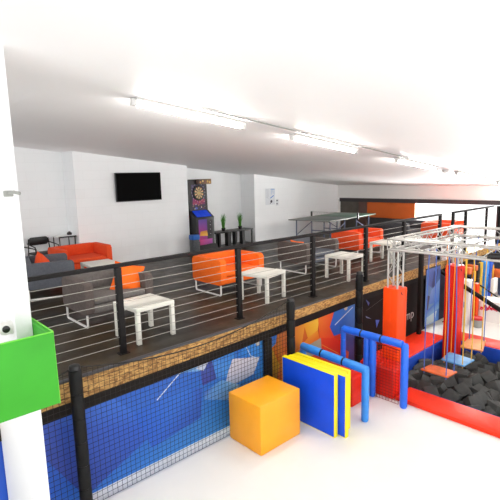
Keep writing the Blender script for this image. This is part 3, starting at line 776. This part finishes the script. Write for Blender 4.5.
# red ledges around the pit
GL = 'red padded ledges round the foam pit'
def ledge(name, lab, x0, x1, y0, y1, blue):
    t = thing(name, lab, 'ledge', (x0, y0, LOW), 0, GL)
    bm = NB(); box(bm, 0, x1-x0, 0, y1-y0, 0, .06, .012); obj('top_pad', bm, 'ledge', t)
    bx = {'-y': (0, x1-x0, -.03, -.001), '-x': (-.03, -.001, 0, y1-y0), '+x': (x1-x0+.001, x1-x0+.03, 0, y1-y0)}[blue]
    bm = NB(); box(bm, *bx, -.46, .045, .006); obj('skirt', bm, 'royal', t)['label'] = 'royal blue side skirt'
ledge('pit_ledge', 'long red orange padded ledge between the dark wall and the foam pit', 6.36, 8.66, 3.8, 4.36, '-y')
ledge('pit_ledge', 'glossy red ledge on the far right side of the foam pit', 8.67, 9.13, 1.5, 3.8, '-x')
ledge('pit_ledge', 'red ledge at the near left side of the pit by the blue frame', 5.72, 6.148, 1.5, 3.22, '+x')
for x0, x1, y0, L, lab in ((5.7, 6.09, 3.24, .58, 'red soft block behind the blue gate, beside the orange column'), (5.08, 5.5, 3.52, .4, 'red soft block between the sky blue rail and the blue gate')):
    t = thing('soft_block', lab, 'soft block', (x0, y0, LOW), 0, 'red soft blocks')
    bm = NB(); box(bm, 0, x1-x0, 0, L, 0, .44, .025, 3); obj('vinyl_cover', bm, 'padred', t)
net('red_net', 'red mesh net filling the lower bay of the blue gate frame', 3.1, 3.5, -.48, -.45, LOW+.02, 5.6, .045, .0, .0035, 'rednet', axis='y')
# far ledge: plain ledge vinyl, no white marks drawn

# foam cubes
bm = NB(); box(bm, -.1, .1, -.1, .1, -.1, .1, .008)
proto = obj('foam_cube', bm, 'foam'); proto['label'] = 'loose charcoal foam cube among many in the pit'; proto['category'] = 'foam cube'; proto['group'] = 'foam cubes in the pit'
rr = random.Random(11); first = True
ny = int((PY1-PY0-.2)/.2); nx = int((PX1-PX0-.25)/.2)
for j in range(ny+1):
    for i in range(nx+1):
        x = PX0+.17+i*(PX1-PX0-.34)/nx+rr.uniform(-.04, .04); y = PY0+.15+j*(PY1-PY0-.3)/ny+rr.uniform(-.04, .04)
        if min(abs(x-6.24)+0, 9) < .26 and y > 3.3: continue
        if abs(x-8.36) < .27 and y > 3.3: continue
        o = proto if first else proto.copy()
        if not first: COL.objects.link(o)
        first = False
        o.location = (x, y, -1.56+rr.uniform(-.1, .11)); o.rotation_euler = (rr.uniform(-.7, .7), rr.uniform(-.7, .7), rr.uniform(0, PI))
# ------------------------------------------------------------------ truss rig
S = .16; CR = .0155
def truss(bm, a, b, up):
    """one straight box truss: lattice only returned in bm2"""
    pass
def truss_part(name, a, b, side, up, parent):
    a, b, side, up = Vector(a), Vector(b), Vector(side), Vector(up)
    L = (b-a).length; d = (b-a)/L
    beam = bpy.data.objects.new(name, None); COL.objects.link(beam); beam.parent = parent; beam.location = a
    for s1 in (-1, 1):
        for s2 in (-1, 1):
            o = side*s1*S/2+up*s2*S/2; bm = NB(); tube(bm, [o, o+d*L], CR, 8); obj('chord', bm, 'alu', beam)
    bm = NB(); n = max(2, round(L/.19)); st = L/n
    for f_, (p, q) in enumerate(((side, up), (side*-1, up), (up, side), (up*-1, side))):
        for k in range(n):
            s = 1 if (k+f_) % 2 else -1
            A = p*S/2+q*s*S/2+d*(k*st); B = p*S/2-q*s*S/2+d*((k+1)*st); tube(bm, [A, B], .006, 5)
        for k in (0, n): tube(bm, [p*S/2+q*S/2+d*(k*st), p*S/2-q*S/2+d*(k*st)], .009, 5)
    obj('bracing', bm, 'alu', beam)
AX, BX, AY, ZT = 6.25, 8.36, 3.56, .905
rig = thing('truss_frame', 'silver aluminium box truss frame on padded columns above the foam pit', 'truss', (0, 0, 0))
X, Y, Z = (1, 0, 0), (0, 1, 0), (0, 0, 1)
truss_part('truss_beam', (AX, AY+.1, ZT), (AX, .4, ZT), X, Z, rig)
truss_part('truss_beam', (AX+.1, AY, ZT), (BX-.1, AY, ZT), Y, Z, rig)
truss_part('truss_beam', (BX, AY+.1, ZT), (BX, .4, ZT), X, Z, rig)
for y in (3.14, 2.84):
    bm = NB(); tube(bm, [(AX+.05, y, ZT-.06), (BX-.05, y, ZT-.06)], .016, 8); obj('cross_pipe', bm, 'alu', rig)
truss_part('truss_column', (AX, AY, -1.78), (AX, AY, ZT-.1), X, Y, rig)
truss_part('truss_column', (BX, AY, -1.78), (BX, AY, ZT-.1), X, Y, rig)
GC = 'padded truss columns'
def column_pad(lab, x, y, w, z0, z1, m):
    t = thing('column_pad', lab, 'pad', (x, y, z0), 0, GC); H = z1-z0
    bm = NB(); prism(bm, rrect(-w, w, -w, w, .03), 'z', 0, H, .012); obj('vinyl_sleeve', bm, m, t)
    bm = NB(); box(bm, w-.075, w-.06, -w-.004, -w+.004, .02, H-.02, .002); box(bm, -w-.004, -w+.004, -.01, .01, .02, H-.02, .002); obj('seam', bm, m, t)
    bm = NB(); tube(bm, [(-w*.5, -w-.006, H-.05), (-w*.35, -w-.012, H-.09)], .006, 6); obj('strap', bm, 'black', t)
column_pad('orange padded column under the near truss corner', AX, AY, .135, -1.78, .235, 'padorange')
column_pad('red padded column under the far truss corner', BX, AY, .13, -1.78, .27, 'padred')

bm = NB(); tube(bm, [(0, -.1, 0), (0, .03, 0)], .042, 16); tube(bm, [(0, .03, 0), (0, .07, 0)], .035, 12)
o = tag(obj('spotlight', bm, 'black'), 'round black spotlight clamped in the front truss beam at right', 'spotlight'); o.location = (AX-.03, 2.17, ZT-.03); o.rotation_euler = (0, 0, math.radians(25))

# swings
def swing(lab, corners, z, m, ropes):
    cx = sum(c[0] for c in corners)/4; cy = sum(c[1] for c in corners)/4
    t = thing('swing_step', lab, 'swing', (cx, cy, z), 0, 'plank swing steps over the pit')
    bm = NB(); prism(bm, [(c[0]-cx, c[1]-cy) for c in corners], 'z', -.012, .012, .004); obj('plank', bm, m, t)
    for c, rm in zip(corners, ropes):
        u, v = (c[0]-cx)*.82, (c[1]-cy)*.82
        pts = [(u, v, -.05), (u, v, .0), (u, v, .9), (u, (3.14 if v > 0 else 2.84)-cy, ZT-.07-z)]
        bm = NB(); tube(bm, pts, .0085, 6); obj('rope', bm, rm, t)
swing('orange plank swing step, nearest and lowest of three, blue ropes', [(6.44, 3.2), (6.72, 3.17), (6.72, 2.76), (6.44, 2.78)], -1.05, 'plate_o', ['rope_b']*4)
swing('blue plank swing step in the middle with orange and yellow ropes', [(7.03, 3.15), (7.42, 3.19), (7.36, 2.76), (7.0, 2.78)], -1.05, 'plate_b', ['rope_o', 'rope_o', 'rope_y', 'rope_y'])
swing('tan plank swing step, farthest of three, near the red ledge', [(7.79, 3.17), (8.3, 3.24), (8.4, 2.97), (7.84, 2.81)], -1.05, 'plate_t', ['rope_y', 'rope_b', 'rope_b', 'rope_y'])

# ------------------------------------------------------------------ beyond the pit
def cabinet():
    t = thing('locker', 'tall white locker with small blue marks beyond the red padded column', 'locker', (9.85, 3.97, LOW))
    bm = NB(); box(bm, -.12, .12, -.13, .13, 0, .98, .01); obj('body', bm, 'whitemetal', t)
    bm = NB(); box(bm, -.127, -.119, -.11, .11, .04, .94, .003); d = obj('door', bm, 'white', t)
    k = Ink(lambda u, v, q: (-.1275-q, u, v))
    for u in (.03, -.05): k.line([(u, .40), (u, .52)], .02, (110, 130, 190))
    k.build('door_marks', d)
cabinet()
bm = NB(); box(bm, 10.15, 10.27, 3.82, 3.98, LOW, -.45, .015)
tag(obj('foam_bollard', bm, 'padorange'), 'slim red orange bollard just right of the white locker', 'bollard')
def tub():
    t = thing('bulk_bag', 'white sack with red painted lettering standing on the pale floor', 'sack', (10.55, 3.62, LOW), math.radians(6))
    bm = NB(); prism(bm, rrect(-.25, .25, -.3, .26, .06), 'z', 0, .46, .05); obj('bag', bm, 'tarp', t)
    k = Ink(lambda u, v, q: (-.2515-q, u, v)); rr2 = random.Random(4)
    for i in range(13):
        u = .2-i*.033; k.line([(u, .27+rr2.uniform(-.03, .03)), (u-.02, .35+rr2.uniform(-.03, .04)), (u-.04, .29+rr2.uniform(-.03, .03))], .028, (214, 30, 60))
    k.build('red_lettering', t)
tub()
t = thing('bucket', 'grey bucket with red lid beside the white sack', 'bucket', (9.82, 3.66, LOW))
bm = NB(); lathe(bm, [(.085, 0), (.105, .17), (.1, .17)], n=20); obj('bucket_body', bm, 'greyplas', t)
bm = NB(); lathe(bm, [(.112, .17), (.112, .21), (.1, .22)], n=20); obj('lid', bm, 'redplas', t)['label'] = 'red lid'
bm = NB(); tube(bm, [(9.6, 4.43, -.135), (9.62, 2.2, -1.28)], .045, 10)
tag(obj('sloping_bar', bm, 'beam'), 'thick dark padded bar sloping down to the right beyond the pit', 'bar')
bm = NB(); tube(bm, [(11, 4.43, -.477), (11, 3.0, -1.28)], .018, 8)
tag(obj('sloping_bar', bm, 'beam'), 'thin dark bar sloping down to the right, behind the thick one', 'bar')
GB = 'coloured play posts under the far deck'
for x, r, m, z0, z1, lab in ((10.2, .05, 'royal', LOW, -.2, 'blue padded play post just right of the red column'), (10.62, .07, 'plate_o', -.36, -.2, 'faded orange foam block high under the far deck'),
                             (10.95, .07, 'orangepan', -.33, -.2, 'deep orange foam block under the far deck'), (11.02, .05, 'amber', LOW, -.35, 'amber padded play post under the far deck'), (11.25, .05, 'black', LOW, -.2, 'black play post between amber and yellow ones'),
                             (11.42, .05, 'rope_y', LOW, -.2, 'dull yellow padded play post under the far deck'), (11.68, .09, 'skyblue', LOW, -.2, 'wide light blue padded play post under the far deck'), (11.95, .07, 'royal', LOW, -.2, 'dark blue padded play post right of the light blue one'),
                             (12.2, .03, 'amber', LOW, -.38, 'thin amber play post near the right edge'), (12.55, .1, 'plate_o', -.75, -.55, 'orange foam block near the right edge'), (12.9, .08, 'steelblue', LOW, -.2, 'grey blue padded play post at the right edge')):
    bm = NB()
    if z0 > LOW: box(bm, x-r, x+r, 4.15, 4.4, z0, z1, .02)
    else: pad_tube(bm, (x, 4.25, LOW), (x, 4.25, z1), r, .4)
    tag(obj('play_post' if z0 == LOW else 'foam_block', bm, m), lab, 'play post' if z0 == LOW else 'foam block', GB)
for x, z, w, lab in ((10.35, -.6, .13, 'white panel added for a bright light spot under the far deck, left one'), (11.75, -.72, .13, 'white panel added for a bright light spot under the far deck, right one')):  # white panels added in place of bright spots of light
    bm = NB(); box(bm, x-w, x+w, 4.0, 4.08, z-.25, z+.1, .015); box(bm, x-.02, x+.02, 4.02, 4.06, LOW, z-.24)
    tag(obj('light_spot_panel', bm, 'tarp'), lab, 'light spot panel')

# ------------------------------------------------------------------ light
al = bpy.data.lights.new('daylight', 'AREA'); al.shape = 'RECTANGLE'; al.size = 3.4; al.size_y = 2.6; al.energy = 650; al.color = (1, .99, .97)
ao = bpy.data.objects.new('daylight', al); COL.objects.link(ao); ao.location = (15.2, 5.9, .9); ao.rotation_euler = (0, PI/2, 0)
w = bpy.data.worlds.new('world'); scene.world = w; w.use_nodes = True
bg = w.node_tree.nodes['Background']; bg.inputs['Color'].default_value = (1, 1, 1, 1); bg.inputs['Strength'].default_value = 1.0
vs_ = scene.view_settings
vs_.view_transform = 'Standard'; vs_.look = 'None'; vs_.gamma = 1; vs_.use_curve_mapping = False; vs_.exposure = 1.02
